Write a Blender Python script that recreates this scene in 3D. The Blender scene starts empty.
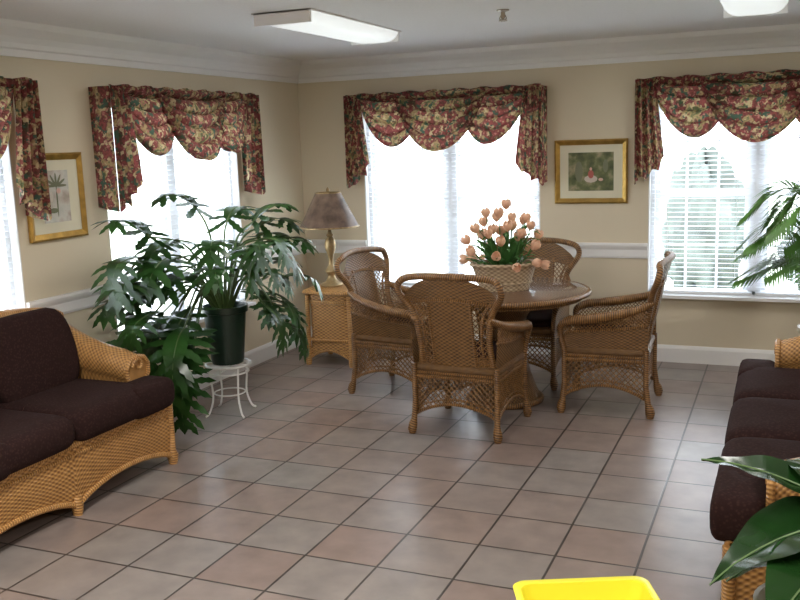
import bpy, math, random
from mathutils import Matrix, Vector
random.seed(7)
pi=math.pi
sc=bpy.context.scene
try:
    sc.view_settings.view_transform='Standard'
    sc.view_settings.look='None'
except Exception: pass
V=Vector
# ---------------------------------------------------------------- materials
def newmat(name):
    m=bpy.data.materials.new(name); m.use_nodes=True
    nt=m.node_tree; b=nt.nodes['Principled BSDF']
    return m,nt,b
def ln(nt,a,b): nt.links.new(a,b)
def math_(nt,op,a,b=None):
    n=nt.nodes.new('ShaderNodeMath'); n.operation=op
    for i,x in enumerate((a,b)):
        if x is None: continue
        if isinstance(x,(int,float)): n.inputs[i].default_value=x
        else: nt.links.new(x,n.inputs[i])
    return n.outputs[0]
def ramp(nt,fac,stops,inter='LINEAR'):
    r=nt.nodes.new('ShaderNodeValToRGB'); r.color_ramp.interpolation=inter
    e=r.color_ramp.elements
    while len(e)<len(stops): e.new(.5)
    for i,(p,c) in enumerate(stops):
        e[i].position=p; e[i].color=(*c,1)
    nt.links.new(fac,r.inputs[0]); return r.outputs[0]
def noise(nt,vec,scale,detail=3,out=0):
    n=nt.nodes.new('ShaderNodeTexNoise'); n.inputs['Scale'].default_value=scale; n.inputs['Detail'].default_value=detail
    if vec is not None: nt.links.new(vec,n.inputs['Vector'])
    return n.outputs[out]
def coord(nt,k='Object'):
    return nt.nodes.new('ShaderNodeTexCoord').outputs[k]
def bump(nt,h,b,st=.3,dist=.01):
    n=nt.nodes.new('ShaderNodeBump'); n.inputs['Strength'].default_value=st; n.inputs['Distance'].default_value=dist
    nt.links.new(h,n.inputs['Height']); nt.links.new(n.outputs[0],b.inputs['Normal'])
def plain(name,col,rough=.5,metal=0,var=.06,scale=8,coat=0,trans=0):
    m,nt,b=newmat(name)
    nz=noise(nt,coord(nt),scale)
    c1=tuple(max(0,c*(1-var)) for c in col); c2=tuple(min(1,c*(1+var)) for c in col)
    ln(nt,ramp(nt,nz,[(.3,c1),(.7,c2)]),b.inputs['Base Color'])
    b.inputs['Roughness'].default_value=rough; b.inputs['Metallic'].default_value=metal
    if coat: b.inputs['Coat Weight'].default_value=coat
    if trans:
        t=nt.nodes.new('ShaderNodeBsdfTranslucent'); t.inputs[0].default_value=(*col,1)
        mx=nt.nodes.new('ShaderNodeMixShader'); mx.inputs[0].default_value=trans
        ln(nt,b.outputs[0],mx.inputs[1]); ln(nt,t.outputs[0],mx.inputs[2])
        ln(nt,mx.outputs[0],nt.nodes['Material Output'].inputs[0])
    return m
def weave(name,dark,light,p=.02,coat=0):
    m,nt,b=newmat(name)
    uv=coord(nt,'UV'); s=nt.nodes.new('ShaderNodeSeparateXYZ'); ln(nt,uv,s.inputs[0])
    su=math_(nt,'SINE',math_(nt,'MULTIPLY',s.outputs[0],2*pi/(p*1.7)))
    sv=math_(nt,'SINE',math_(nt,'MULTIPLY',s.outputs[1],2*pi/p))
    h=math_(nt,'ADD',math_(nt,'MULTIPLY',math_(nt,'MULTIPLY',su,sv),.5),.5)
    nz=noise(nt,coord(nt),22,3)
    h2=math_(nt,'ADD',math_(nt,'MULTIPLY',h,.7),math_(nt,'MULTIPLY',nz,.36))
    mid=tuple((a+c)*.5 for a,c in zip(dark,light))
    ln(nt,ramp(nt,h2,[(.14,dark),(.45,mid),(.85,light)]),b.inputs['Base Color'])
    b.inputs['Roughness'].default_value=.45
    if coat: b.inputs['Coat Weight'].default_value=coat; b.inputs['Coat Roughness'].default_value=.06
    bump(nt,h,b,.6,.006); return m
def rod(name,dark,light,p=.014):
    m,nt,b=newmat(name)
    uv=coord(nt,'UV'); s=nt.nodes.new('ShaderNodeSeparateXYZ'); ln(nt,uv,s.inputs[0])
    su=math_(nt,'SINE',math_(nt,'ADD',math_(nt,'MULTIPLY',s.outputs[0],2*pi/p),math_(nt,'MULTIPLY',s.outputs[1],60)))
    nz=noise(nt,coord(nt),25,2)
    h=math_(nt,'ADD',math_(nt,'MULTIPLY',su,.3),nz)
    ln(nt,ramp(nt,h,[(.2,dark),(.75,light)]),b.inputs['Base Color'])
    b.inputs['Roughness'].default_value=.38
    bump(nt,su,b,.5,.003); return m

W_BR=weave('wicker_brown',(.024,.011,.004),(.28,.145,.048),.022)
R_BR=rod('rattan_brown',(.078,.035,.012),(.32,.165,.055))
W_HO=weave('wicker_honey',(.14,.055,.015),(.60,.32,.105),.024)
R_HO=rod('rattan_honey',(.27,.125,.035),(.60,.325,.11))
W_TOP=weave('wicker_tabletop',(.03,.014,.008),(.18,.09,.04),.024,coat=1)
W_BK=weave('basket_willow',(.20,.13,.07),(.62,.48,.32),.026)
WALL=plain('wall_paint_beige',(.71,.63,.48),.8,var=.015,scale=2)
WHITE=plain('trim_paint_white',(.87,.87,.87),.45,var=.01)
CEIL=plain('ceiling_paint',(.86,.86,.87),.9,var=.02,scale=60)
VINYL=plain('window_vinyl',(.85,.87,.9),.4,var=.01)
BLIND=plain('blind_slat_white',(.88,.91,.95),.5,var=.01,trans=.38)
GREEN=plain('pot_dark_green',(.012,.03,.02),.3)
LEAF=plain('philodendron_leaf',(.024,.078,.016),.28,var=.5,scale=5,trans=.15)
STEM=plain('plant_stem',(.08,.14,.04),.5,var=.2)
PALM=plain('palm_leaf',(.07,.18,.03),.4,var=.35,trans=.2)
BIGL=plain('broad_leaf',(.009,.036,.007),.22,var=.4,scale=4,trans=.08)
SOIL=plain('potting_soil',(.03,.02,.012),.9,var=.4,scale=60)
WIRE=plain('white_wire',(.85,.85,.83),.4)
GOLD=plain('gilt_frame',(.50,.31,.08),.35,metal=.7,var=.2,scale=20)
MAT=plain('picture_mat_cream',(.72,.68,.52),.7,var=.02)
YEL=plain('yellow_plastic',(.95,.86,.05),.35,var=.02)
BRASS=plain('lamp_base_bronze',(.36,.25,.12),.4,metal=.5,var=.3,scale=30)
CHROME=plain('sprinkler_brass',(.35,.3,.25),.3,metal=.9)
WPOT=plain('pale_planter',(.6,.6,.56),.5)
CPOT=plain('cream_planter',(.62,.55,.42),.5)
PETAL=plain('tulip_petal',(.88,.55,.38),.5,var=.22,scale=25,trans=.2)
TLEAF=plain('tulip_leaf',(.07,.2,.05),.45,var=.3,trans=.15)
SKIN=plain('print_figure',(.7,.45,.38),.6); REDP=plain('print_red',(.42,.10,.08),.6); PALE=plain('print_pale',(.62,.55,.48),.6); OLIV=plain('print_olive',(.16,.17,.10),.6)
def m_cushion():
    m,nt,b=newmat('cushion_chocolate'); c=coord(nt)
    v=nt.nodes.new('ShaderNodeTexVoronoi'); v.inputs['Scale'].default_value=75; ln(nt,c,v.inputs['Vector'])
    ln(nt,ramp(nt,v.outputs[0],[(.1,(.042,.020,.017)),(.5,(.024,.011,.010))]),b.inputs['Base Color'])
    b.inputs['Roughness'].default_value=1; b.inputs['Specular IOR Level'].default_value=.15
    bump(nt,noise(nt,c,120,2),b,.3,.003); return m
CUSH=m_cushion()
SHADE=plain('lamp_shade_leather',(.15,.098,.07),.5,var=.5,scale=14,trans=.1)
def m_floral():
    m,nt,b=newmat('valance_floral_fabric'); c=coord(nt)
    n1=noise(nt,c,12,4)
    col=ramp(nt,n1,[(.30,(.04,.065,.03)),(.40,(.13,.045,.035)),(.47,(.29,.07,.065)),(.53,(.13,.04,.04)),(.60,(.44,.31,.15)),(.67,(.09,.13,.055)),(.75,(.23,.06,.06))])
    def over(col,sc_,lo,c2):
        f=ramp(nt,noise(nt,c,sc_,2),[(lo,(0,0,0)),(lo+.05,(1,1,1))])
        mx=nt.nodes.new('ShaderNodeMixRGB'); ln(nt,f,mx.inputs[0]); ln(nt,col,mx.inputs[1]); mx.inputs[2].default_value=(*c2,1); return mx.outputs[0]
    col=over(col,31,.56,(.54,.43,.24)); col=over(col,22,.58,(.06,.11,.075)); col=over(col,43,.61,(.45,.18,.15))
    ln(nt,col,b.inputs['Base Color']); b.inputs['Roughness'].default_value=.75
    t=nt.nodes.new('ShaderNodeBsdfTranslucent'); ln(nt,col,t.inputs[0])
    ms=nt.nodes.new('ShaderNodeMixShader'); ms.inputs[0].default_value=.45
    ln(nt,b.outputs[0],ms.inputs[1]); ln(nt,t.outputs[0],ms.inputs[2]); ln(nt,ms.outputs[0],nt.nodes['Material Output'].inputs[0])
    return m
FLOR=m_floral()
def m_floor():
    m,nt,b=newmat('floor_ceramic_tile'); c=coord(nt)
    mp=nt.nodes.new('ShaderNodeMapping'); ln(nt,c,mp.inputs[0]); mp.inputs['Location'].default_value=(.50,-4.48+.33*20,0)
    br=nt.nodes.new('ShaderNodeTexBrick'); br.offset=0; br.squash=1
    ln(nt,mp.outputs[0],br.inputs['Vector'])
    br.inputs['Scale'].default_value=1; br.inputs['Brick Width'].default_value=.33; br.inputs['Row Height'].default_value=.33
    br.inputs['Mortar Size'].default_value=.006; br.inputs['Mortar Smooth'].default_value=.3
    br.inputs['Color1'].default_value=(.270,.200,.174,1); br.inputs['Color2'].default_value=(.268,.244,.228,1)
    br.inputs['Mortar'].default_value=(.058,.048,.043,1)
    nz=noise(nt,c,7,5)
    mx=nt.nodes.new('ShaderNodeMixRGB'); mx.blend_type='MULTIPLY'; mx.inputs[0].default_value=1
    ln(nt,br.outputs[0],mx.inputs[1]); ln(nt,ramp(nt,nz,[(.3,(.80,.79,.79)),(.7,(1.1,1.08,1.06))]),mx.inputs[2])
    ln(nt,mx.outputs[0],b.inputs['Base Color'])
    b.inputs['Roughness'].default_value=.30
    inv=math_(nt,'SUBTRACT',1.0,br.outputs['Fac'])
    bump(nt,math_(nt,'ADD',inv,math_(nt,'MULTIPLY',nz,.15)),b,.35,.004)
    return m
FLOOR=m_floor()
def m_art(name,stops,scale):
    m,nt,b=newmat(name); ln(nt,ramp(nt,noise(nt,coord(nt),scale,4),stops),b.inputs['Base Color']); b.inputs['Roughness'].default_value=.15; return m
ART1=m_art('print_garden',[(.3,(.05,.07,.035)),(.5,(.14,.17,.08)),(.65,(.35,.32,.2)),(.8,(.5,.45,.3))],14)
ART2=m_art('print_tropical',[(.3,(.42,.44,.40)),(.5,(.62,.60,.54)),(.62,(.50,.42,.36)),(.75,(.24,.27,.20))],9)
def m_glassy():
    m,nt,b=newmat('window_glass'); nt.nodes.remove(b)
    t=nt.nodes.new('ShaderNodeBsdfTransparent'); g=nt.nodes.new('ShaderNodeBsdfGlossy'); g.inputs['Roughness'].default_value=.02
    mx=nt.nodes.new('ShaderNodeMixShader'); mx.inputs[0].default_value=.05
    ln(nt,t.outputs[0],mx.inputs[1]); ln(nt,g.outputs[0],mx.inputs[2]); ln(nt,mx.outputs[0],nt.nodes['Material Output'].inputs[0]); return m
GLASS=m_glassy()
def m_lens():
    m,nt,b=newmat('fluorescent_diffuser'); b.inputs['Base Color'].default_value=(.9,.92,.92,1)
    b.inputs['Emission Color'].default_value=(.95,1,1,1); b.inputs['Emission Strength'].default_value=.6; return m
LENS=m_lens()

# ---------------------------------------------------------------- mesh builder
class MB:
    def __init__(s): s.v=[];s.f=[];s.fm=[];s.uv=[];s.m=[];s.M=Matrix()
    def mi(s,m):
        if m not in s.m: s.m.append(m)
        return s.m.index(m)
    def av(s,p): s.v.append(tuple(s.M@V(p))); return len(s.v)-1
    def face(s,idx,m,uv=None):
        s.f.append(tuple(idx)); s.fm.append(s.mi(m)); s.uv.append(uv or [(0,0)]*len(idx))
    def poly(s,pts,m): s.face([s.av(p) for p in pts],m,[(p[0],p[1]) for p in pts])
    def grid(s,fn,nu,nv,m,su=1,sv=1):
        ids=[[s.av(fn(i/nu,j/nv)) for j in range(nv+1)] for i in range(nu+1)]
        for i in range(nu):
            for j in range(nv):
                s.face([ids[i][j],ids[i+1][j],ids[i+1][j+1],ids[i][j+1]],m,
                  [(i/nu*su,j/nv*sv),((i+1)/nu*su,j/nv*sv),((i+1)/nu*su,(j+1)/nv*sv),(i/nu*su,(j+1)/nv*sv)])
    def tube(s,pts,r,m,n=8,flat=1.0,closed=False):
        pts=[V(p) for p in pts]; k=len(pts)
        if k<2: return
        if not isinstance(r,(list,tuple)): r=[r]*k
        rings=[];L=0;Ls=[]
        ref=None
        for i,p in enumerate(pts):
            if closed: t=pts[(i+1)%k]-pts[i-1]
            else: t=pts[min(i+1,k-1)]-pts[max(i-1,0)]
            if t.length<1e-9: t=V((0,0,1))
            t.normalize()
            if ref is None:
                ref=V((0,0,1)) if abs(t.z)<.9 else V((1,0,0))
            a=ref-t*ref.dot(t)
            if a.length<1e-5: a=V((1,0,0))-t*t.x
            a.normalize(); ref=a; b=t.cross(a)
            if i: L+=(pts[i]-pts[i-1]).length
            Ls.append(L)
            rings.append([s.av(p+a*(r[i]*flat*math.cos(2*pi*j/n))+b*(r[i]*math.sin(2*pi*j/n))) for j in range(n)])
        rr=max(r)
        rng=range(k) if closed else range(k-1)
        for i in rng:
            i2=(i+1)%k; l2=Ls[i2] if i2 else L+(pts[0]-pts[-1]).length
            for j in range(n):
                j2=(j+1)%n
                s.face([rings[i][j],rings[i2][j],rings[i2][j2],rings[i][j2]],m,
                    [(Ls[i],j/n*2*pi*rr),(l2,j/n*2*pi*rr),(l2,(j+1)/n*2*pi*rr),(Ls[i],(j+1)/n*2*pi*rr)])
        if not closed and n>3:
            s.face(rings[0][::-1],m); s.face(rings[-1],m)
    def lathe(s,prof,m,n=28,c=(0,0,0),sx=1,sy=1,sq=None):
        R=max(p[0] for p in prof); H=0; hs=[0]
        for i in range(1,len(prof)):
            H+=math.hypot(prof[i][0]-prof[i-1][0],prof[i][1]-prof[i-1][1]); hs.append(H)
        ids=[]
        for (r,z) in prof:
            row=[]
            for j in range(n):
                a=2*pi*j/n; ca,sa=math.cos(a),math.sin(a)
                if sq:
                    k=(abs(ca)**sq+abs(sa)**sq)**(-1/sq); ca*=k; sa*=k
                row.append(s.av((c[0]+r*ca*sx,c[1]+r*sa*sy,c[2]+z)))
            ids.append(row)
        for i in range(len(prof)-1):
            for j in range(n):
                j2=(j+1)%n
                u0,u1=j/n*2*pi*R,(j+1)/n*2*pi*R
                s.face([ids[i][j],ids[i][j2],ids[i+1][j2],ids[i+1][j]],m,[(u0,hs[i]),(u1,hs[i]),(u1,hs[i+1]),(u0,hs[i+1])])
    def box(s,c,d,m,bev=0):
        x,y,z=d[0]/2,d[1]/2,d[2]/2; cx,cy,cz=c
        P=[(-x,-y,-z),(x,-y,-z),(x,y,-z),(-x,y,-z),(-x,-y,z),(x,-y,z),(x,y,z),(-x,y,z)]
        I=[s.av((a+cx,b+cy,e+cz)) for a,b,e in P]
        for f in [(0,3,2,1),(4,5,6,7),(0,1,5,4),(1,2,6,5),(2,3,7,6),(3,0,4,7)]:
            pts=[P[k] for k in f]
            if f in ((0,3,2,1),(4,5,6,7)): uv=[(p[0],p[1]) for p in pts]
            elif f in ((0,1,5,4),(2,3,7,6)): uv=[(p[0],p[2]) for p in pts]
            else: uv=[(p[1],p[2]) for p in pts]
            s.face([I[k] for k in f],m,uv)
    def pad(s,c,d,m,e=.3,n=24,nv=14,rot=None,ez=None):
        ez=ez or e
        def sg(x,p): return math.copysign(abs(x)**p,x)
        R=rot or Matrix()
        def fn(u,v):
            a=u*2*pi; b=(v-.5)*pi
            p=V((d[0]/2*sg(math.cos(b),ez)*sg(math.cos(a),e),d[1]/2*sg(math.cos(b),ez)*sg(math.sin(a),e),d[2]/2*sg(math.sin(b),.75)))
            return R@p+V(c)
        s.grid(fn,n*2,nv,m,2*(d[0]+d[1]),d[2]+.3)
    def lattice(s,f,inside,a0,a1,b0,b1,sp,r,m,step=.012,n=3):
        for sgn in (1,-1):
            cs=a0-max(b0*sgn,b1*sgn)-sp
            cend=a1-min(b0*sgn,b1*sgn)+sp
            k=cs
            while k<cend:
                seg=[]; b=b0
                while b<=b1+1e-6:
                    a=k+sgn*b
                    if a0<=a<=a1 and inside(a,b): seg.append(f(a,b))
                    else:
                        if len(seg)>1: s.tube(seg,r,m,n)
                        seg=[]
                    b+=step
                if len(seg)>1: s.tube(seg,r,m,n)
                k+=sp
    def obj(s,name,loc=(0,0,0),rz=0,smooth=True,parent=None):
        me=bpy.data.meshes.new(name); me.from_pydata(s.v,[],s.f)
        for m in s.m: me.materials.append(m)
        me.polygons.foreach_set('material_index',s.fm)
        ul=me.uv_layers.new(name='UVMap'); flat=[c for fuv in s.uv for p in fuv for c in p]
        ul.data.foreach_set('uv',flat)
        if smooth: me.polygons.foreach_set('use_smooth',[True]*len(s.f))
        me.update()
        if smooth:
            try: me.set_sharp_from_angle(angle=math.radians(50))
            except Exception: pass
        o=bpy.data.objects.new(name,me); sc.collection.objects.link(o); o.location=loc; o.rotation_euler=(0,0,rz)
        if parent: o.parent=parent
        return o
def smoothpts(P,n=6):
    P=[V(p) for p in P]; out=[]
    for i in range(len(P)-1):
        p0=P[max(i-1,0)];p1=P[i];p2=P[i+1];p3=P[min(i+2,len(P)-1)]
        for k in range(n):
            t=k/n
            out.append(.5*((2*p1)+(p2-p0)*t+(2*p0-5*p1+4*p2-p3)*t*t+(3*p1-p0-3*p2+p3)*t**3))
    out.append(P[-1]); return out
def interp(tab,x):
    if x<=tab[0][0]: return tab[0][1]
    for (a,va),(b,vb) in zip(tab,tab[1:]):
        if x<=b: return va+(vb-va)*(x-a)/(b-a)
    return tab[-1][1]

# ---------------------------------------------------------------- room
XL,XR,YB,YF,H=-3.86,2.6,7.0,-1.2,2.40
T=.14
def wall(name,axis,pos,out,a0,a1,holes):
    mb=MB()
    def bx(p,q,z0,z1):
        if q-p<1e-4 or z1-z0<1e-4: return
        if axis=='x': mb.box((pos+out*T/2,(p+q)/2,(z0+z1)/2),(T,q-p,z1-z0),WALL)
        else: mb.box(((p+q)/2,pos+out*T/2,(z0+z1)/2),(q-p,T,z1-z0),WALL)
    cur=a0
    for (p,q,z0,z1) in sorted(holes):
        bx(cur,p,0,H); bx(p,q,0,z0); bx(p,q,z1,H); cur=q
    bx(cur,a1,0,H)
    return mb.obj(name,smooth=False)
ZS,ZT=.50,2.02
LW=[(2.28,3.78),(4.50,6.00)]
BW=[(-3.27,-1.77),(-.95,.55)]
wall('wall_left','x',XL,-1,YF-T,YB+T,[(a,b,ZS,ZT) for a,b in LW])
wall('wall_back','y',YB,1,XL,XR,[(a,b,ZS,ZT) for a,b in BW])
wall('wall_right','x',XR,1,YF-T,YB+T,[])
wall('wall_front','y',YF,-1,XL,XR,[])
mb=MB(); mb.box(((XL+XR)/2,(YB+YF)/2,-.05),(XR-XL+.4,YB-YF+.4,.1),FLOOR); mb.obj('floor',smooth=False)
mb=MB(); mb.box(((XL+XR)/2,(YB+YF)/2,H+.05),(XR-XL+.4,YB-YF+.4,.1),CEIL); mb.obj('ceiling',smooth=False)
def strip(name,axis,pos,inn,a0,a1,prof):
    mb=MB(); n=len(prof)
    rows=[]
    for a in (a0,a1):
        rows.append([mb.av((pos+inn*o,a,z) if axis=='x' else (a,pos+inn*o,z)) for o,z in prof])
    for i in range(n-1): mb.face([rows[0][i],rows[1][i],rows[1][i+1],rows[0][i+1]],WHITE)
    mb.face(rows[0],WHITE); mb.face(rows[1][::-1],WHITE)
    return mb.obj(name,smooth=False)
CR=[(0,2.225),(.016,2.225),(.018,2.262),(.03,2.27),(.036,2.295),(.055,2.325),(.085,2.35),(.10,2.365),(.104,2.40),(0,2.40)]
BS=[(0,0),(.018,0),(.018,.105),(.012,.12),(.006,.13),(0,.13)]
RL=[(0,.785),(.012,.785),(.016,.80),(.014,.85),(.026,.87),(.03,.885),(.026,.90),(0,.90)]
strip('trim_1','x',XL,1,YF,YB,CR); strip('trim_2','y',YB,-1,XL,XR,CR)
strip('trim_3','x',XR,-1,YF,YB,CR)
strip('baseboard_left','x',XL,1,YF,YB,BS); strip('baseboard_back','y',YB,-1,XL,XR,BS); strip('baseboard_right','x',XR,-1,YF,YB,BS)
ti=4
for a,b in ((YF,LW[0][0]),(LW[0][1],LW[1][0]),(LW[1][1],YB)):
    strip('trim_%d'%ti,'x',XL,1,a,b,RL); ti+=1
for a,b in ((XL,BW[0][0]),(BW[0][1],BW[1][0]),(BW[1][1],XR)):
    strip('trim_%d'%ti,'y',YB,-1,a,b,RL); ti+=1
# windows: local frame, x along wall, y outward, origin at opening left-bottom interior
def window(idx,M):
    root=bpy.data.objects.new('window_%d'%idx,None); sc.collection.objects.link(root)
    W=1.5; Hh=ZT-ZS
    mb=MB(); mb.M=M
    y=.095
    for x in (.02,W-.02): mb.box((x,y,Hh/2),(.04,.07,Hh),VINYL)
    mb.box((W/2,y,Hh/2),(.09,.07,Hh),VINYL)
    mb.box((W/2,y,Hh-.02),(W,.07,.04),VINYL); mb.box((W/2,y,.025),(W,.07,.05),VINYL)
    for x0,x1 in ((.04,W/2-.045),(W/2+.045,W-.04)):
        cx=(x0+x1)/2; w=x1-x0
        mb.box((cx,y+.01,Hh/2),(w,.045,.045),VINYL)
        for xx in (x0+.018,x1-.018): mb.box((xx,y+.01,Hh/2),(.036,.04,Hh),VINYL)
        mb.box((cx,y+.015,Hh*.25),(w,.012,.016),VINYL); mb.box((cx,y+.015,Hh*.75),(w,.012,.016),VINYL)
        for k in (1,2): mb.box((x0+w*k/3,y+.015,Hh/2),(.016,.012,Hh),VINYL)
    fr=mb.obj('frame',smooth=False,parent=root)
    mb=MB(); mb.M=M
    mb.box((W/2,.0,.012),(W-.004,.13,.024),WHITE); mb.box((W/2,-.075,.012),(W-.004,.03,.024),WHITE)
    for x in (.004,W-.004): mb.box((x,.03,Hh/2),(.008,.062,Hh),WHITE)
    mb.obj('sill',smooth=False,parent=root)
    mb=MB(); mb.M=M; mb.poly([(0,.12,0),(W,.12,0),(W,.12,Hh),(0,.12,Hh)],GLASS); mb.obj('glass',smooth=False,parent=root)
    mb=MB(); mb.M=M
    for x0,x1 in ((.02,W/2-.012),(W/2+.012,W-.02)):
        z=.05; tl=math.radians(-10); hw=.021
        while z<Hh-.05:
            dy,dz=hw*math.cos(tl),hw*math.sin(tl)
            p=[(x0,.028-dy,z-dz),(x1,.028-dy,z-dz),(x1,.028,z+.003),(x0,.028,z+.003),(x1,.028+dy,z+dz),(x0,.028+dy,z+dz)]
            I=[mb.av(q) for q in p]
            mb.face([I[0],I[1],I[2],I[3]],BLIND); mb.face([I[3],I[2],I[4],I[5]],BLIND)
            z+=.034
        mb.box(((x0+x1)/2,.028,.036),(x1-x0,.045,.018),VINYL)
        mb.box(((x0+x1)/2,.03,Hh-.025),(x1-x0,.05,.045),VINYL)
        for xx in (x0+.12,x1-.12):
            mb.box((xx,.003,Hh/2),(.003,.002,Hh-.08),VINYL); 
    mb.obj('blind',parent=root)
def MX(col0,col1,t):
    return Matrix(((col0[0],col1[0],0,t[0]),(col0[1],col1[1],0,t[1]),(0,0,1,t[2]),(0,0,0,1)))
mBW=[MX((1,0),(0,1),(a,YB,ZS)) for a,b in BW]
mLW=[MX((0,1),(-1,0),(XL,a,ZS)) for a,b in LW]
for i,M in enumerate(mLW+mBW): window(i+1,M)

# valances : x along wall (0..W), y negative = into room
def valance(M,W=1.5):
    mb=MB(); mb.M=M
    ZT_=2.085-ZS; x0,x1=-.070,W+.050; pr=-.10
    mb.box(((x0+x1)/2,pr/2,ZT_-.012),(x1-x0-.02,abs(pr)-.02,.02),FLOR)
    def swag(a,b,drop,off,ph,skew=0):
        NF=5
        def fn(u,v):
            s=math.sin(pi*u)
            k=s**.62
            x=a+(b-a)*(u+(.5-u)*.12*v)+skew*v*s
            w_=v*2*pi*NF+ph
            z=ZT_-v*drop*(.10+.90*k)+.030*math.cos(w_)*(.15+.85*s)*min(1,v*4)
            fold=math.sin(w_)
            yy=off-.040*(fold+.15)*(.15+.85*s)-.07*s*v-.02
            return (x,yy,z)
        mb.grid(fn,32,90,FLOR)
    w=x1-x0
    swag(x0+.08,x0+w*.43,.43,pr,.3,.02)
    swag(x1-w*.43,x1-.08,.43,pr,1.1,-.02)
    swag(x0+w*.25,x0+w*.75,.48,pr-.05,.8)
    def top(u,v):
        return (x0+w*u,pr-.05-.010*math.sin(u*2*pi*30)-.02*math.sin(v*pi),ZT_+.015-v*.05-.006*math.sin(u*50))
    mb.grid(top,240,4,FLOR)
    for side in (0,1):
        def tail(u,v):
            wd=.14+.07*v
            xx=(x0-.01+wd*u) if side==0 else (x1+.01-wd*u)
            ln_=.745-.15*u*u-.05*abs(math.sin(u*pi*2.5))
            yy=pr-.07-.034*math.sin(u*2*pi*3.5)*(.6+.4*v)
            return (xx,yy,ZT_+.005-v*ln_)
        mb.grid(tail,42,14,FLOR)
        def ret(u,v):
            xx=x0-.008 if side==0 else x1+.008
            return (xx+.006*math.sin(u*9),pr-.065+(abs(pr)+.06)*u,ZT_+.005-v*(.745-.03*u))
        mb.grid(ret,8,10,FLOR)
    return mb.obj('window_valance')
for M in mLW+mBW: valance(M)

# ---------------------------------------------------------------- ceiling fixtures: visible pair, plus an added fill pair
def fixture(x,y,L=1.18,W=.34,watt=10):
    mb=MB(); t=.06
    def fn(u,v):
        a=(u-.5)*2; k=math.copysign(abs(a)**.9,a)
        return (W/2*k*(1), (v-.5)*L*.985, -t*(1-abs(a)**5)-.004)
    mb.grid(fn,24,2,LENS)
    for s_ in (-1,1):
        P=[(W/2*((u/12-.5)*2),s_*L/2*.985,-t*(1-abs((u/12-.5)*2)**5)-.004) for u in range(13)]
        mb.poly(P,LENS)
        mb.box((0,s_*L/2,-.033),(W*.98,.02,.066),WHITE)
    mb.box((0,0,-.004),(W+.02,L+.02,.008),WHITE)
    o=mb.obj('ceiling_light',(x,y,H))
    ld=bpy.data.lights.new('fixture_fill_light','AREA'); ld.shape='RECTANGLE'; ld.size=W*.9; ld.size_y=L*.95; ld.energy=watt; ld.color=(1,.96,.91)
    l=bpy.data.objects.new('fixture_fill_light',ld); sc.collection.objects.link(l); l.parent=o; l.location=(0,0,-.09)
fixture(-2.47,4.94,watt=14); fixture(-.2,5.05,watt=14); fixture(-2.0,1.4,watt=64); fixture(.6,1.2,watt=64)  # last two fixtures are out of view, added as fill to brighten the room
mb=MB(); mb.lathe([(0,0),(.035,0),(.035,-.006),(.012,-.012),(.012,-.04),(.008,-.05),(.022,-.055),(.024,-.06),(.0,-.062)],CHROME,16)
for s_ in (-1,1): mb.tube([(s_*.012,0,-.03),(s_*.02,0,-.045),(s_*.006,0,-.062)],.003,CHROME,5)
mb.obj('fire_sprinkler',(-1.47,5.02,H))

# ---------------------------------------------------------------- pictures
def picture(kind,M,W,Hh):
    mb=MB(); mb.M=M; f=.040
    def fr(o,i,y0,y1):
        A=[(-W/2+o,y0,-Hh/2+o),(W/2-o,y0,-Hh/2+o),(W/2-o,y0,Hh/2-o),(-W/2+o,y0,Hh/2-o)]
        B=[(-W/2+i,y1,-Hh/2+i),(W/2-i,y1,-Hh/2+i),(W/2-i,y1,Hh/2-i),(-W/2+i,y1,Hh/2-i)]
        for k in range(4):
            mb.poly([A[k],A[(k+1)%4],B[(k+1)%4],B[k]],GOLD)
    fr(0,0,-.002,-.02); fr(0,.012,-.02,-.028); fr(.012,f,-.028,-.012)
    mb.box((0,-.006,0),(W-2*f+.004,.006,Hh-2*f+.004),MAT)
    w2,h2=(W*.62,Hh*.60) if kind==1 else (W*.46,Hh*.60)
    mb.box((0,-.0105,0),(w2,.003,h2),ART1 if kind==1 else ART2)
    def blob(cx,cz,rx,rz_,m,y=-.0125,n=12,ph=0):
        P=[]
        for k in range(n):
            a=2*pi*k/n; ex,ez=rx*math.cos(a),rz_*math.sin(a)
            P.append((cx+ex*math.cos(ph)-ez*math.sin(ph),y,cz+ex*math.sin(ph)+ez*math.cos(ph)))
        mb.poly(P,m)
    if kind==1:
        blob(.0,-.055,.05,.028,PALE); blob(.0,-.02,.022,.032,REDP,-.0126); blob(.0,.02,.010,.012,SKIN,-.0127); blob(.075,-.06,.018,.012,SKIN); blob(-.09,.0,.03,.08,OLIV); blob(.11,.04,.02,.05,OLIV)
    else:
        blob(.005,-.03,.006,.09,OLIV)
        for k in range(7):
            a=k*pi/6-.0; blob(.005+.04*math.cos(a),.06+.03*math.sin(a),.045,.008,OLIV,-.0126-.0001*k,10,a)
        blob(-.03,-.08,.04,.015,OLIV,-.0129); blob(.02,.03,.018,.016,SKIN,-.0136); blob(-.04,0,.012,.03,PALE,-.0137)
    return mb.obj('framed_picture',smooth=False)
picture(1,MX((1,0),(0,1),(-1.375,YB,1.44)),.55,.48)
picture(2,MX((0,1),(-1,0),(XL,4.075,1.465)),.45,.49)

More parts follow.
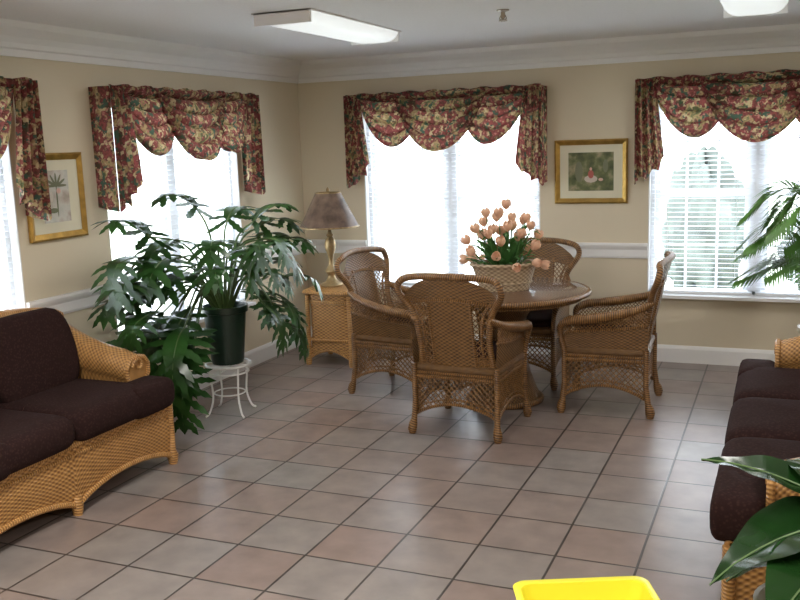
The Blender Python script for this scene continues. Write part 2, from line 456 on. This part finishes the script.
# ---------------------------------------------------------------- dining chair
def chair(loc,rz):
    mb=MB(); mb.M=Matrix.Diagonal((.95,.97,.985,1))
    hx,yf,yb=.27,.25,-.25
    for sx in (-1,1):
        for y in (yf,yb-.01):
            yo=.02 if y>0 else -.03
            mb.tube([(sx*(hx+.012),y+yo,.0),(sx*(hx+.012),y+yo,.03),(sx*(hx+.008),y+yo*.8,.06),(sx*(hx+.004),y+yo*.5,.09),(sx*hx,y,.2),(sx*hx,y,.43)],[.02,.03,.028,.019,.018,.018],R_BR,8)
    mb.pad((0,0,.405),(.57,.54,.055),W_BR,.18,16,8)
    mb.pad((0,.015,.455),(.48,.47,.07),CUSH,.3,16,8)
    for z in (.375,.35):
        mb.tube([(hx,yf,z),(-hx,yf,z),(-hx,yb,z),(hx,yb,z)],.011,R_BR,6,closed=True)
    sides=[((-hx,yf),(hx,yf)),((-hx,yb),(hx,yb)),((-hx,yb),(-hx,yf)),((hx,yb),(hx,yf))]
    for p,q in sides:
        Ld=math.hypot(q[0]-p[0],q[1]-p[1])
        f=lambda a,b,p=p,q=q,Ld=Ld:(p[0]+(q[0]-p[0])*a/Ld,p[1]+(q[1]-p[1])*a/Ld,b)
        hem=lambda a,Ld=Ld:.115+.075*math.sin(pi*a/Ld)**.8
        mb.lattice(f,lambda a,b:b>=hem(a),0,Ld,.10,.37,.036,.0042,R_BR)
        mb.tube([f(Ld*k/14,hem(Ld*k/14)) for k in range(15)],.010,R_BR,6)
        mb.tube([f(Ld*k/14,hem(Ld*k/14)+.03) for k in range(15)],.005,R_BR,5)
    wt=[(.42,.235),(.55,.225),(.66,.232),(.74,.25),(.80,.285),(.85,.322),(.89,.332),(.93,.315),(.955,.27),(.97,.16)]
    w=lambda z:interp(wt,z)
    Y=lambda x,z:-.255-.13*((z-.42)/.55)+.75*x*x-(1.2*max(0,abs(x)-.26)**1)*.6
    B=lambda x,z:(x,Y(x,z),z)
    out=[(w(z),z) for z,_ in wt]
    full=[B(-x,z) for x,z in out]+[B(0,.975)]+[B(x,z) for x,z in out[::-1]]
    full=smoothpts(full,4)
    mb.tube(full,.021,R_BR,8)
    def band(u,v):
        x=(u*2-1); z0=.835-.05*abs(x)**2
        z=z0+v*(.135-.04*abs(x)**3)
        X=max(-w(z)+.01,min(w(z)-.01,x*.31 if v<=.5 else x*(.31-.08*(v-.5))))
        return B(X,z)
    mb.grid(band,24,8,W_BR,.6,.15)
    mb.grid(lambda u,v:B((u-.5)*.27,.42+.43*v),12,12,W_BR,.27,.43)
    for s_ in (-1,1):
        mb.tube([B(s_*.135,.42+.43*k/10) for k in range(11)],.009,R_BR,6)
        iw=lambda z:w(z)-.045
        mb.tube([B(s_*iw(z),z) for z in [.42+.40*k/12 for k in range(13)]],.008,R_BR,6)
    arch=[B(x,.835-.05*(x/.31)**2) for x in [-.30+.6*k/16 for k in range(17)]]
    mb.tube(arch,.009,R_BR,6)
    mb.lattice(lambda a,b:B(a,b),lambda a,b:abs(a)<w(b) and abs(a)>.13 and b<.84,-.33,.33,.42,.84,.034,.004,R_BR)
    mb.grid(lambda u,v:B((u-.5)*.47,.36+.13*v),10,4,W_BR,.47,.13)
    for s_ in (-1,1):
        P=smoothpts([(s_*.245,-.30,.72),(s_*.28,-.20,.675),(s_*.305,-.05,.64),(s_*.312,.10,.615),(s_*.31,.20,.605),(s_*.295,.265,.57),(s_*.28,.27,.50),(s_*.27,.255,.42)],5)
        rr=[.018+.014*math.sin(pi*min(1,i/(len(P)*.8))) for i in range(len(P))]
        mb.tube(P,rr,R_BR,8)
        zt_=lambda y:interp([(-.27,.68),(-.1,.64),(.1,.605),(.2,.59),(.26,.55)],y)
        def sp_(y,z):
            v=(z-.42)/max(.01,zt_(y)-.42); u=(y+.27)/.53
            return (s_*(.268+.035*v*math.sin(pi*min(1,max(0,u)+.15))),y,z)
        def side(u,v):
            y=-.27+.53*u; z=.42+(zt_(y)-.42)*v*.62
            return sp_(y,z)
        mb.grid(side,12,6,W_BR,.53,.16)
        mb.lattice(sp_,lambda a,b:b<zt_(a) and b>.42+.58*(zt_(a)-.42),-.27,.26,.5,.70,.024,.004,R_BR)
        mb.tube([sp_(-.27+.53*k/12,.42+(zt_(-.27+.53*k/12)-.42)*.62) for k in range(13)],.008,R_BR,6)
    return mb.obj('dining_chair',loc,rz)
chair((-1.72,5.09,0),math.radians(-3))
chair((-2.42,5.74,0),math.radians(-98))
chair((-1.01,5.76,0),math.radians(92))
chair((-1.69,6.24,0),math.radians(180))

# ---------------------------------------------------------------- dining table
mb=MB()
R=.54
mb.lathe([(0,.748),(R-.02,.748),(R,.742),(R+.010,.728),(R,.712),(R-.01,.708)],W_TOP,64)
mb.tube([((R+.004)*math.cos(2*pi*k/64),(R+.004)*math.sin(2*pi*k/64),.727) for k in range(64)],.018,R_BR,8,closed=True)
mb.lathe([(R-.02,.715),(R-.04,.69),(.40,.685)],W_BR,64)
mb.tube([((R-.035)*math.cos(2*pi*k/64),(R-.035)*math.sin(2*pi*k/64),.695) for k in range(64)],.010,R_BR,6,closed=True)
mb.lathe([(0,.70),(.40,.69),(.20,.65),(.15,.56),(.13,.44),(.14,.32),(.17,.20),(.21,.09),(.24,.03),(.24,.0)],W_BR,40)
mb.tube([(.24*math.cos(2*pi*k/40),.24*math.sin(2*pi*k/40),.02) for k in range(40)],.02,R_BR,8,closed=True)
mb.tube([(.135*math.cos(2*pi*k/32),.135*math.sin(2*pi*k/32),.42) for k in range(32)],.015,R_BR,8,closed=True)
mb.obj('dining_table',(-1.68,5.66,0))

# ---------------------------------------------------------------- tulip basket
mb=MB()
mb.lathe([(0,.0),(.15,.0),(.165,.05),(.185,.12),(.20,.165),(.19,.17),(.17,.12),(0,.11)],W_BK,36,sx=1.05,sy=.8)
mb.tube([(.20*1.05*math.cos(2*pi*k/36),.20*.8*math.sin(2*pi*k/36),.166) for k in range(36)],.013,W_BK,8,closed=True)
mb.tube([(.165*1.05*math.cos(2*pi*k/36),.165*.8*math.sin(2*pi*k/36),.05) for k in range(36)],.008,W_BK,6,closed=True)
def tulip(mb,base,top,R=.034,h=.078):
    base=V(base);top=V(top)
    midp=(base+top)/2+V(((top.x-base.x)*.2,(top.y-base.y)*.2,.03))
    P=smoothpts([base,midp,top],4); mb.tube(P,.0035,TLEAF,5)
    d=(P[-1]-P[-2]).normalized(); q=V((0,0,1)).rotation_difference(d).to_matrix().to_4x4()
    old=mb.M; mb.M=old@Matrix.Translation(top)@q
    for k in range(6):
        a0=k*pi/3+random.random()*.2; lay=1 if k%2 else .88
        def pet(u,v):
            a=a0+(u-.5)*1.35*math.sin(pi*min(1,.12+v*.88))**.6
            r=R*lay*math.sin(pi*(.06+.70*v))**.8
            return (r*math.cos(a),r*math.sin(a),h*v)
        mb.grid(pet,5,7,PETAL)
    mb.M=old
fl=[]
for k in range(200):
    a=random.random()*2*pi; rr=math.sqrt(random.random())
    x,y=.23*rr*math.cos(a),.18*rr*math.sin(a); z=.19+.25*(1-rr*rr*.8)+random.uniform(-.09,.08)
    if any((V(p)-V((x,y,z))).length<.076 for p in fl): continue
    fl.append((x,y,z)); tulip(mb,(x*.35,y*.35,.11),(x,y,z),R=random.uniform(.029,.036),h=random.uniform(.058,.074))
for k in range(64):
    a=random.random()*2*pi; rr=random.uniform(.10,.24); hgt=random.uniform(.06,.28)
    def lf(u,v):
        r=.05+rr*v; z=.12+hgt*math.sin(v*pi*.62)
        wd=.020*math.sin(pi*(.05+.93*v))
        return (r*math.cos(a)-(u-.5)*2*wd*math.sin(a),(r*math.sin(a)+(u-.5)*2*wd*math.cos(a))*.8,z-abs(u-.5)*.01)
    mb.grid(lf,2,8,TLEAF)
mb.obj('tulip_basket',(-1.66,5.62,.750),math.radians(20))

# ---------------------------------------------------------------- side table
mb=MB()
mb.lathe([(0,.60),(.205,.60),(.222,.592),(.222,.575),(.205,.565),(.20,.56)],W_HO,48,sq=6)
mb.lathe([(.19,.565),(.18,.45),(.18,.25),(.19,.12)],W_HO,48,sq=6)
for z,r in ((.58,.223),(.50,.186),(.20,.188)):
    pts=[]
    for j in range(48):
        a=2*pi*j/48; k=(abs(math.cos(a))**6+abs(math.sin(a))**6)**(-1/6); pts.append((r*k*math.cos(a),r*k*math.sin(a),z))
    mb.tube(pts,.012,R_HO,6,closed=True)
for k in range(4):
    A=[(-1,-1),(1,-1),(1,1),(-1,1)][k]; Bq=[(-1,-1),(1,-1),(1,1),(-1,1)][(k+1)%4]
    def hemf(u,v):
        z0=.05+.07*math.sin(pi*u); r=.185
        return ((A[0]+(Bq[0]-A[0])*u)*r,(A[1]+(Bq[1]-A[1])*u)*r,z0+(.14-z0)*v)
    mb.grid(hemf,12,3,W_HO,.38,.08)
    mb.tube([hemf(u/12,0) for u in range(13)],.010,R_HO,6)
    mb.tube([(A[0]*.18,A[1]*.18,.56),(A[0]*.183,A[1]*.183,.08),(A[0]*.187,A[1]*.187,.03),(A[0]*.187,A[1]*.187,0)],[.018,.018,.026,.02],R_HO,8)
mb.obj('wicker_side_table',(-3.25,6.38,0),0)
# lamp
mb=MB()
mb.lathe([(0,0),(.085,0),(.09,.012),(.08,.025),(.055,.035),(.04,.055),(.028,.08),(.036,.10),(.05,.12),(.034,.145),(.02,.165),(.018,.21),(.024,.25),(.040,.29),(.046,.33),(.036,.37),(.02,.39),(.03,.405),(.018,.42),(.012,.46),(.012,.5)],BRASS,24)
mb.lathe([(.235,.47),(.232,.472),(.10,.735),(.098,.735)],SHADE,40)
mb.lathe([(.228,.472),(.096,.733)],SHADE,40)
mb.tube([(.233*math.cos(2*pi*k/40),.233*math.sin(2*pi*k/40),.473) for k in range(40)],.006,BRASS,6,closed=True)
mb.tube([(.099*math.cos(2*pi*k/30),.099*math.sin(2*pi*k/30),.735) for k in range(30)],.005,BRASS,6,closed=True)
mb.tube([(0,0,.5),(0,0,.75)],.004,BRASS,6); mb.tube([(-.1,0,.733),(.1,0,.733)],.003,BRASS,5)
mb.lathe([(0,.74),(.012,.745),(.014,.76),(.006,.775),(0,.78)],BRASS,12)
mb.obj('table_lamp',(-3.31,6.40,.60))

# ---------------------------------------------------------------- sofa
def sofa(L,loc,rz,nc,name='wicker_sofa'):
    mb=MB(); yF,yB=.36,-.34
    nseg=3 if L>2 else 2
    def hem(u): return .035+.085*abs(math.sin(pi*u*nseg))**.6
    mb.grid(lambda u,v:((u-.5)*L,yF+.012*math.sin(v*pi),hem(u)+(.34-hem(u))*v),60,6,W_HO,L,.3)
    mb.grid(lambda u,v:((u-.5)*L,yB,hem(u)+(.34-hem(u))*v),60,4,W_HO,L,.3)
    mb.tube([((k/60-.5)*L,yF+.004,hem(k/60)) for k in range(61)],.014,R_HO,7)
    mb.tube([(-L/2,yF,.345),(L/2,yF,.345)],.018,R_HO,8)
    mb.tube([(-L/2,yF+.01,.30),(L/2,yF+.01,.30)],.008,R_HO,6)
    for s_ in (-1,1):
        hs=lambda u:.035+.085*math.sin(pi*u)**.6
        mb.grid(lambda u,v:(s_*L/2,yB+(yF-yB)*u,hs(u)+(.36-hs(u))*v),20,5,W_HO,.7,.3)
        mb.tube([(s_*L/2,yB+(yF-yB)*k/20,hs(k/20)) for k in range(21)],.012,R_HO,7)
        for y in (yF,yB): mb.tube([(s_*L/2,y,.35),(s_*L/2,y,.08),(s_*(L/2+.004),y,.05),(s_*(L/2+.004),y,.0)],[.022,.022,.032,.024],R_HO,8)
    for k in range(1,nseg):
        x=(k/nseg-.5)*L
        for y in (yF,yB): mb.tube([(x,y,.1),(x,y,.05),(x,y,0)],[.02,.03,.022],R_HO,8)
    mb.box((0,0,.33),(L-.02,.68,.03),W_HO)
    lean=lambda z:yB-.10*max(0,(z-.35))/.5*.3
    def topz(u): return .79+.085*math.sin(pi*u)**.6
    def bk(u,v):
        z=.34+(topz(u)-.34)*v
        return ((u-.5)*(L-.06),lean(z),z)
    mb.grid(bk,50,8,W_HO,L,.5)
    mb.grid(lambda u,v:(lambda p:(p[0],p[1]+.07,p[2]))(bk(u,v)),50,8,W_HO,L,.5)
    mb.tube([(lambda p:(p[0],p[1]+.035,p[2]))(bk(k/50,1)) for k in range(51)],.045,R_HO,10)
    prof=[(-.06,.30),(-.06,.50),(-.085,.535),(-.088,.59),(-.055,.635),(0,.65),(.055,.635),(.088,.59),(.085,.535),(.06,.50),(.06,.30)]
    for s_ in (-1,1):
        cx=s_*(L/2-.085)
        def arm(u,v):
            k=u*(len(prof)-1); i=min(int(k),len(prof)-2); t=k-i
            x=prof[i][0]+(prof[i+1][0]-prof[i][0])*t; z=prof[i][1]+(prof[i+1][1]-prof[i][1])*t
            y=yB+.02+(.56)*v
            dz=(.17*(1-v)**2)*(max(0,z-.3)/.35)
            dz-=.03*max(0,v-.8)/.2*(max(0,z-.3)/.35)
            return (cx+x,y,z+dz)
        mb.grid(arm,20,14,W_HO,.9,.55)
        cap=[arm(k/20,1) for k in range(21)]
        mb.poly(cap,W_HO)
        mb.tube(cap,.014,R_HO,7)
        sp=[(cx+ (.05-.0055*k*.8)*math.cos(k*.55),yB+.59,.57+(.05-.0055*k*.8)*math.sin(k*.55)) for k in range(12)]
        mb.tube(sp,.009,R_HO,6)
    w_=(L-.31)/nc
    for k in range(nc):
        x=-(L-.31)/2+w_*(k+.5)
        mb.pad((x,.06,.425),(w_*1.0,.74,.175),CUSH,.2,20,12)
        R_=Matrix.Rotation(math.radians(14),4,'X')
        mb.pad((x,-.165,.675),(w_*1.0,.19,.46),CUSH,.35,20,12,rot=R_,ez=.35)
        if k in (0,nc-1):
            s_=-1 if k==0 else 1
            mb.pad((s_*(L/2-.17),.335,.425),(.34,.19,.172),CUSH,.28,14,10)
    return mb.obj(name,loc,rz)
sofa(1.48,(-3.43,3.195,0),-pi/2,2)
sofa(2.1,(.225,4.08,0),pi/2,3)

# ---------------------------------------------------------------- philodendron
def leaf(mb,base,az,el,L,m,nl=6,droop=1.3):
    base=V(base); e=el; p=base.copy(); pts=[];Ts=[]
    K=12
    for k in range(K+1):
        T_=V((math.cos(az)*math.cos(e),math.sin(az)*math.cos(e),math.sin(e)))
        pts.append(p.copy()); Ts.append(T_); p+=T_*L/K; e-=droop/K
    S=V((-math.sin(az),math.cos(az),0))
    mb.tube(pts,[.006*(1-k/K*.8) for k in range(K+1)],STEM,4)
    def at(t):
        k=t*K; i=min(int(k),K-1); return pts[i].lerp(pts[i+1],k-i),Ts[i]
    mb.grid(lambda u,v:at(v)[0]+S*((u-.5)*2*L*(.19*math.sin(pi*(.12+.82*v))))+V((0,0,1))*abs(u-.5)*L*.05,2,10,m)
    for i in range(nl):
        t=.02+.84*i/(nl-1)
        P,T_=at(t); Nn=S.cross(T_)
        ll=L*(.38+.26*math.sin(pi*(.1+.75*t)))*(1-.35*t)*random.uniform(.85,1.12)
        th=math.radians(130-95*t**.8+random.uniform(-5,5))
        for s_ in (-1,1):
            D=(T_*math.cos(th)+S*s_*math.sin(th)).normalized()
            C=(T_*math.sin(th)-S*s_*math.cos(th)).normalized()
            bw=L*.100
            ws=[.9,.62,.95,.78,1.25,.80,1.0,.5,.0]
            prev=None
            for j,wj in enumerate(ws):
                s=j/(len(ws)-1)
                c=P+D*ll*s-V((0,0,1))*ll*.18*s*s+C*ll*.10*s*s+Nn*.012*math.sin(s*3+i)
                a=mb.av(c+C*bw*wj*.62); b=mb.av(c-C*bw*wj*.62)
                if prev: mb.face([prev[0],a,b,prev[1]],m)
                prev=(a,b)
    P,T_=at(.93)
    e0=P-S*L*.09; e1=P+S*L*.09; f0=P+T_*L*.14+S*L*.075; f1=P+T_*L*.14-S*L*.075; tp=P+T_*L*.28-V((0,0,.02))
    mb.face([mb.av(e0),mb.av(e1),mb.av(f0),mb.av(tp),mb.av(f1)],m)
mb=MB()
zs=.34
mb.lathe([(0,zs),(.10,zs),(.105,zs+.02),(.135,zs+.33),(.15,zs+.335),(.15,zs+.375),(.138,zs+.375),(.13,zs+.33),(0,zs+.33)],GREEN,32)
mb.lathe([(.0,zs+.345),(.13,zs+.335)],SOIL,20)
npot=len(mb.v)
crown=V((0,0,zs+.36))
random.seed(21)
tg=[(100,.12,1.30,.36),(60,.22,1.28,.34),(20,.26,1.18,.34),(-20,.30,1.16,.36),(-60,.28,1.20,.36),(-95,.42,1.12,.40),(-112,.52,1.02,.42),(-98,.60,.98,.44),
(-104,.58,1.14,.42),(-92,.58,.82,.40),(-104,.62,.72,.42),(-92,.50,.62,.40),(-100,.50,.50,.38),(-90,.42,.42,.36),(-62,.36,1.04,.34),(-30,.28,1.04,.34),(-5,.28,.98,.32),
(35,.30,1.04,.32),(62,.40,1.12,.34),(55,.34,.80,.32),(15,.26,.76,.30),(60,.44,.90,.34),(80,.40,1.16,.34),(72,.48,.72,.34),(90,.42,.80,.32),
(-40,.24,1.12,.34),(-84,.34,1.0,.38),(-100,.34,1.22,.38),(-120,.40,.90,.36),(55,.40,.60,.32),
(-92,.20,1.40,.36),(140,.10,1.15,.3),(-135,.24,1.0,.34),(20,.24,.95,.30),(-106,.42,.75,.38),
(-80,.46,.56,.36),(-112,.44,.60,.38),(-85,.52,.72,.38),(-110,.58,.88,.42),(-95,.30,.80,.38),(-84,.36,.66,.36),(-100,.56,1.26,.38),(70,.36,1.24,.34)]
for az,r,z,L in tg:
    a=math.radians(az+random.uniform(-5,5)); r*=random.uniform(.94,1.06)
    bx,by=r*math.cos(a),r*math.sin(a)
    bx=max(bx,-.22)
    b=V((bx,by,z-.05))
    mid=V((bx*.45,by*.45,max(z+.10,crown.z+.18) if z<.8 else (crown.z+z)/2+.12))
    P=smoothpts([crown+V((bx*.08,by*.08,-.03)),mid,b],6)
    mb.tube(P,[.009-.004*k/len(P) for k in range(len(P))],STEM,5)
    az2=a+random.uniform(-.25,.25)
    if math.cos(az2)<-.25: az2=math.radians(-100) if by<0 else math.radians(85)
    if z>1.25: el=random.uniform(.5,.9)
    elif z>.8: el=random.uniform(.1,.5)
    else: el=random.uniform(-.6,-.1)
    leaf(mb,P[-1],az2,el,L*random.uniform(.88,1.05)*.98,LEAF)
for i in range(npot,len(mb.v)):
    x,y,z=mb.v[i]
    if y<-.78: y=-.78+(y+.78)*.25
    if x<-.44: x=-.44+(x+.44)*.25
    if x>.36: x=.36+(x-.36)*.25
    z=max(z,.02)
    mb.v[i]=(min(x,.47),max(y,-.87),z)
mb.obj('potted_philodendron',(-3.30,4.87,0))
# stand
mb=MB()
def ring(r,z,t=.006,m=WIRE): mb.tube([(r*math.cos(2*pi*k/32),r*math.sin(2*pi*k/32),z) for k in range(32)],t,m,6,closed=True)
ring(.145,.33,.008); ring(.13,.28,.006); ring(.10,.14,.005)
for k in range(4): mb.tube([(.14*math.cos(a),.14*math.sin(a),.332) for a in (k*pi/4,k*pi/4+pi)],.004,WIRE,5)
for k in range(4):
    a=pi/4+k*pi/2+.25; ca,sa=math.cos(a),math.sin(a)
    mb.tube(smoothpts([(.14*ca,.14*sa,.33),(.128*ca,.128*sa,.24),(.12*ca,.12*sa,.12),(.15*ca,.15*sa,.03),(.18*ca,.18*sa,.007)],4),.007,WIRE,6)
for k in range(8):
    a=k*pi/4; ca,sa=math.cos(a),math.sin(a)
    mb.tube(smoothpts([(.13*ca,.13*sa,.28),(.115*math.cos(a+.3),.115*math.sin(a+.3),.305),(.14*math.cos(a+.6),.14*math.sin(a+.6),.33)],3),.003,WIRE,5)
mb.obj('plant_stand',(-3.30,4.87,0))

# ---------------------------------------------------------------- palm
mb=MB()
mb.lathe([(0,0),(.13,0),(.15,.15),(.18,.54),(.19,.55),(.19,.58),(.175,.58),(.165,.54),(0,.54)],CPOT,32)
mb.lathe([(0,.55),(.165,.545)],SOIL,20)
random.seed(5)
for k in range(18):
    az=k*2.399+.3; hh=random.uniform(.45,.85); rr=random.uniform(.3,.5)
    if k%2==0: az=pi+random.uniform(-.8,.8); rr=random.uniform(.32,.45); hh=random.uniform(.35,.75)
    P=smoothpts([(.03*math.cos(az),.03*math.sin(az),.54),(rr*.25*math.cos(az),rr*.25*math.sin(az),.54+hh*.7),(rr*.65*math.cos(az),rr*.65*math.sin(az),.54+hh),(rr*1.2*math.cos(az),rr*1.2*math.sin(az),.54+hh*.8)],8)
    mb.tube(P,[.007-.005*i/len(P) for i in range(len(P))],STEM,5)
    S=V((-math.sin(az),math.cos(az),0))
    for i in range(8,len(P)-1):
        T_=(P[i+1]-P[i]).normalized(); ll=.25*math.sin(pi*(.2+.75*(i-8)/(len(P)-8)))
        for q in (0,.5):
            base=P[i].lerp(P[i+1],q)
            for s_ in (-1,1):
                D=(T_*.75+S*s_*.8+V((0,0,.15))).normalized(); C=D.cross(V((0,0,1))).normalized()
                a=[base,base+D*ll*.5+C*.008,base+D*ll-V((0,0,ll*.3)),base+D*ll*.5-C*.008]
                mb.face([mb.av(x) for x in a],PALM)
mb.obj('potted_palm',(.27,5.66,0))

# ---------------------------------------------------------------- broad-leaf plant, lower right
mb=MB()
mb.lathe([(0,0),(.11,0),(.125,.2),(.15,.40),(.158,.405),(.158,.43),(.145,.43),(.138,.39),(0,.38)],WPOT,32)
mb.lathe([(0,.39),(.138,.385)],SOIL,16)
def broad(base,az,el,L,W,droop):
    base=V(base); K=14; e=el; p=base.copy(); pts=[]
    for k in range(K+1):
        T_=V((math.cos(az)*math.cos(e),math.sin(az)*math.cos(e),math.sin(e))); pts.append(p.copy()); p+=T_*L/K; e-=droop/K
    S=V((-math.sin(az),math.cos(az),0))
    def fn(u,v):
        k=v*K; i=min(int(k),K-1); c=pts[i].lerp(pts[i+1],k-i); a=(u-.5)*2
        w=W*1.25*(math.sin(pi*min(1,v**.62))**.9)*(1-.25*v)
        return c+S*a*w+V((0,0,1))*(.22*w*abs(a)+.003*math.sin(v*18+a*2))
    mb.grid(fn,10,24,BIGL); mb.tube([q+V((0,0,.002)) for q in pts],.003,STEM,4)
    mb.tube(smoothpts([(0,0,.38),(base.x*.5,base.y*.5,(.38+base.z)/2+.05),base],5),.007,STEM,6)
broad((.01,.10,.70),math.radians(168),.38,.34,.085,.5)
broad((.06,.04,.66),math.radians(200),-.15,.40,.13,.7)
broad((.08,.10,.70),math.radians(120),.4,.34,.09,.9)
broad((.06,-.04,.60),math.radians(235),.0,.34,.11,.9)
broad((.05,-.03,.75),math.radians(310),.4,.38,.09,1.0)
broad((.10,.02,.70),math.radians(20),.3,.38,.09,1.0)
broad((.04,.08,.58),math.radians(180),-.25,.32,.11,.6)
mb.obj('potted_peace_lily',(.11,2.54,0))

# ---------------------------------------------------------------- yellow bin
mb=MB()
def rr(w,d,z,r=.04,n=6):
    P=[]
    for cx,cy,a0 in ((w/2-r,d/2-r,0),(-w/2+r,d/2-r,pi/2),(-w/2+r,-d/2+r,pi),(w/2-r,-d/2+r,1.5*pi)):
        for k in range(n+1): P.append((cx+r*math.cos(a0+pi/2*k/n),cy+r*math.sin(a0+pi/2*k/n),z))
    return P
loops=[rr(.34,.24,0),rr(.40,.30,.29),rr(.43,.34,.29),rr(.435,.345,.30),rr(.425,.335,.305),rr(.39,.29,.303),rr(.32,.23,.012)]
ids=[[mb.av(p) for p in l] for l in loops]
for A,B_ in zip(ids,ids[1:]):
    for j in range(len(A)): mb.face([A[j],A[(j+1)%len(A)],B_[(j+1)%len(A)],B_[j]],YEL)
mb.face(ids[0][::-1],YEL); mb.face(ids[-1],YEL)
mb.obj('yellow_bin',(-.505,2.58,0),math.radians(24))

# ---------------------------------------------------------------- outdoors
GR=plain('lawn',(.45,.48,.40),.9,var=.2,scale=2); HED=plain('hedge_leaves',(.09,.11,.10),.9,var=.5,scale=3)
mb=MB(); mb.box((0,3,-.35),(80,80,.1),GR); mb.obj('ground_outside',smooth=False)
random.seed(3)
def bush(loc,s):
    mb=MB()
    def fn(u,v):
        a=u*2*pi;b=(v-.5)*pi; k=1+.12*math.sin(a*5+b*4)+.08*math.sin(a*11-b*7)
        return (s[0]*k*math.cos(b)*math.cos(a),s[1]*k*math.cos(b)*math.sin(a),s[2]*(1+k*math.sin(b)))
    mb.grid(fn,40,20,HED); mb.obj('garden_bush',loc)
bush((-.9,11.5,-.3),(.45,.5,.85)); bush((.6,12,-.3),(.6,.6,.6))

w=bpy.data.worlds.new('sky'); sc.world=w; w.use_nodes=True
bg=w.node_tree.nodes['Background']; bg.inputs[0].default_value=(.87,.93,1,1); bg.inputs[1].default_value=10.3

# ---------------------------------------------------------------- camera
Xa=V((.9217,-.0355,.3864));Ya=V((.3868,.1686,-.9066))
Ya=(Ya-Xa*Xa.dot(Ya)/Xa.length_squared).normalized(); Xa.normalize(); Za=Xa.cross(Ya)
cam=bpy.data.cameras.new('camera'); cam.sensor_width=36; cam.lens=914/800*36; cam.clip_start=.05
co=bpy.data.objects.new('camera',cam); sc.collection.objects.link(co)
co.matrix_world=Matrix(((Xa.x,Xa.y,Xa.z,0),(Ya.x,Ya.y,Ya.z,0),(Za.x,Za.y,Za.z,1.7),(0,0,0,1)))
sc.camera=co
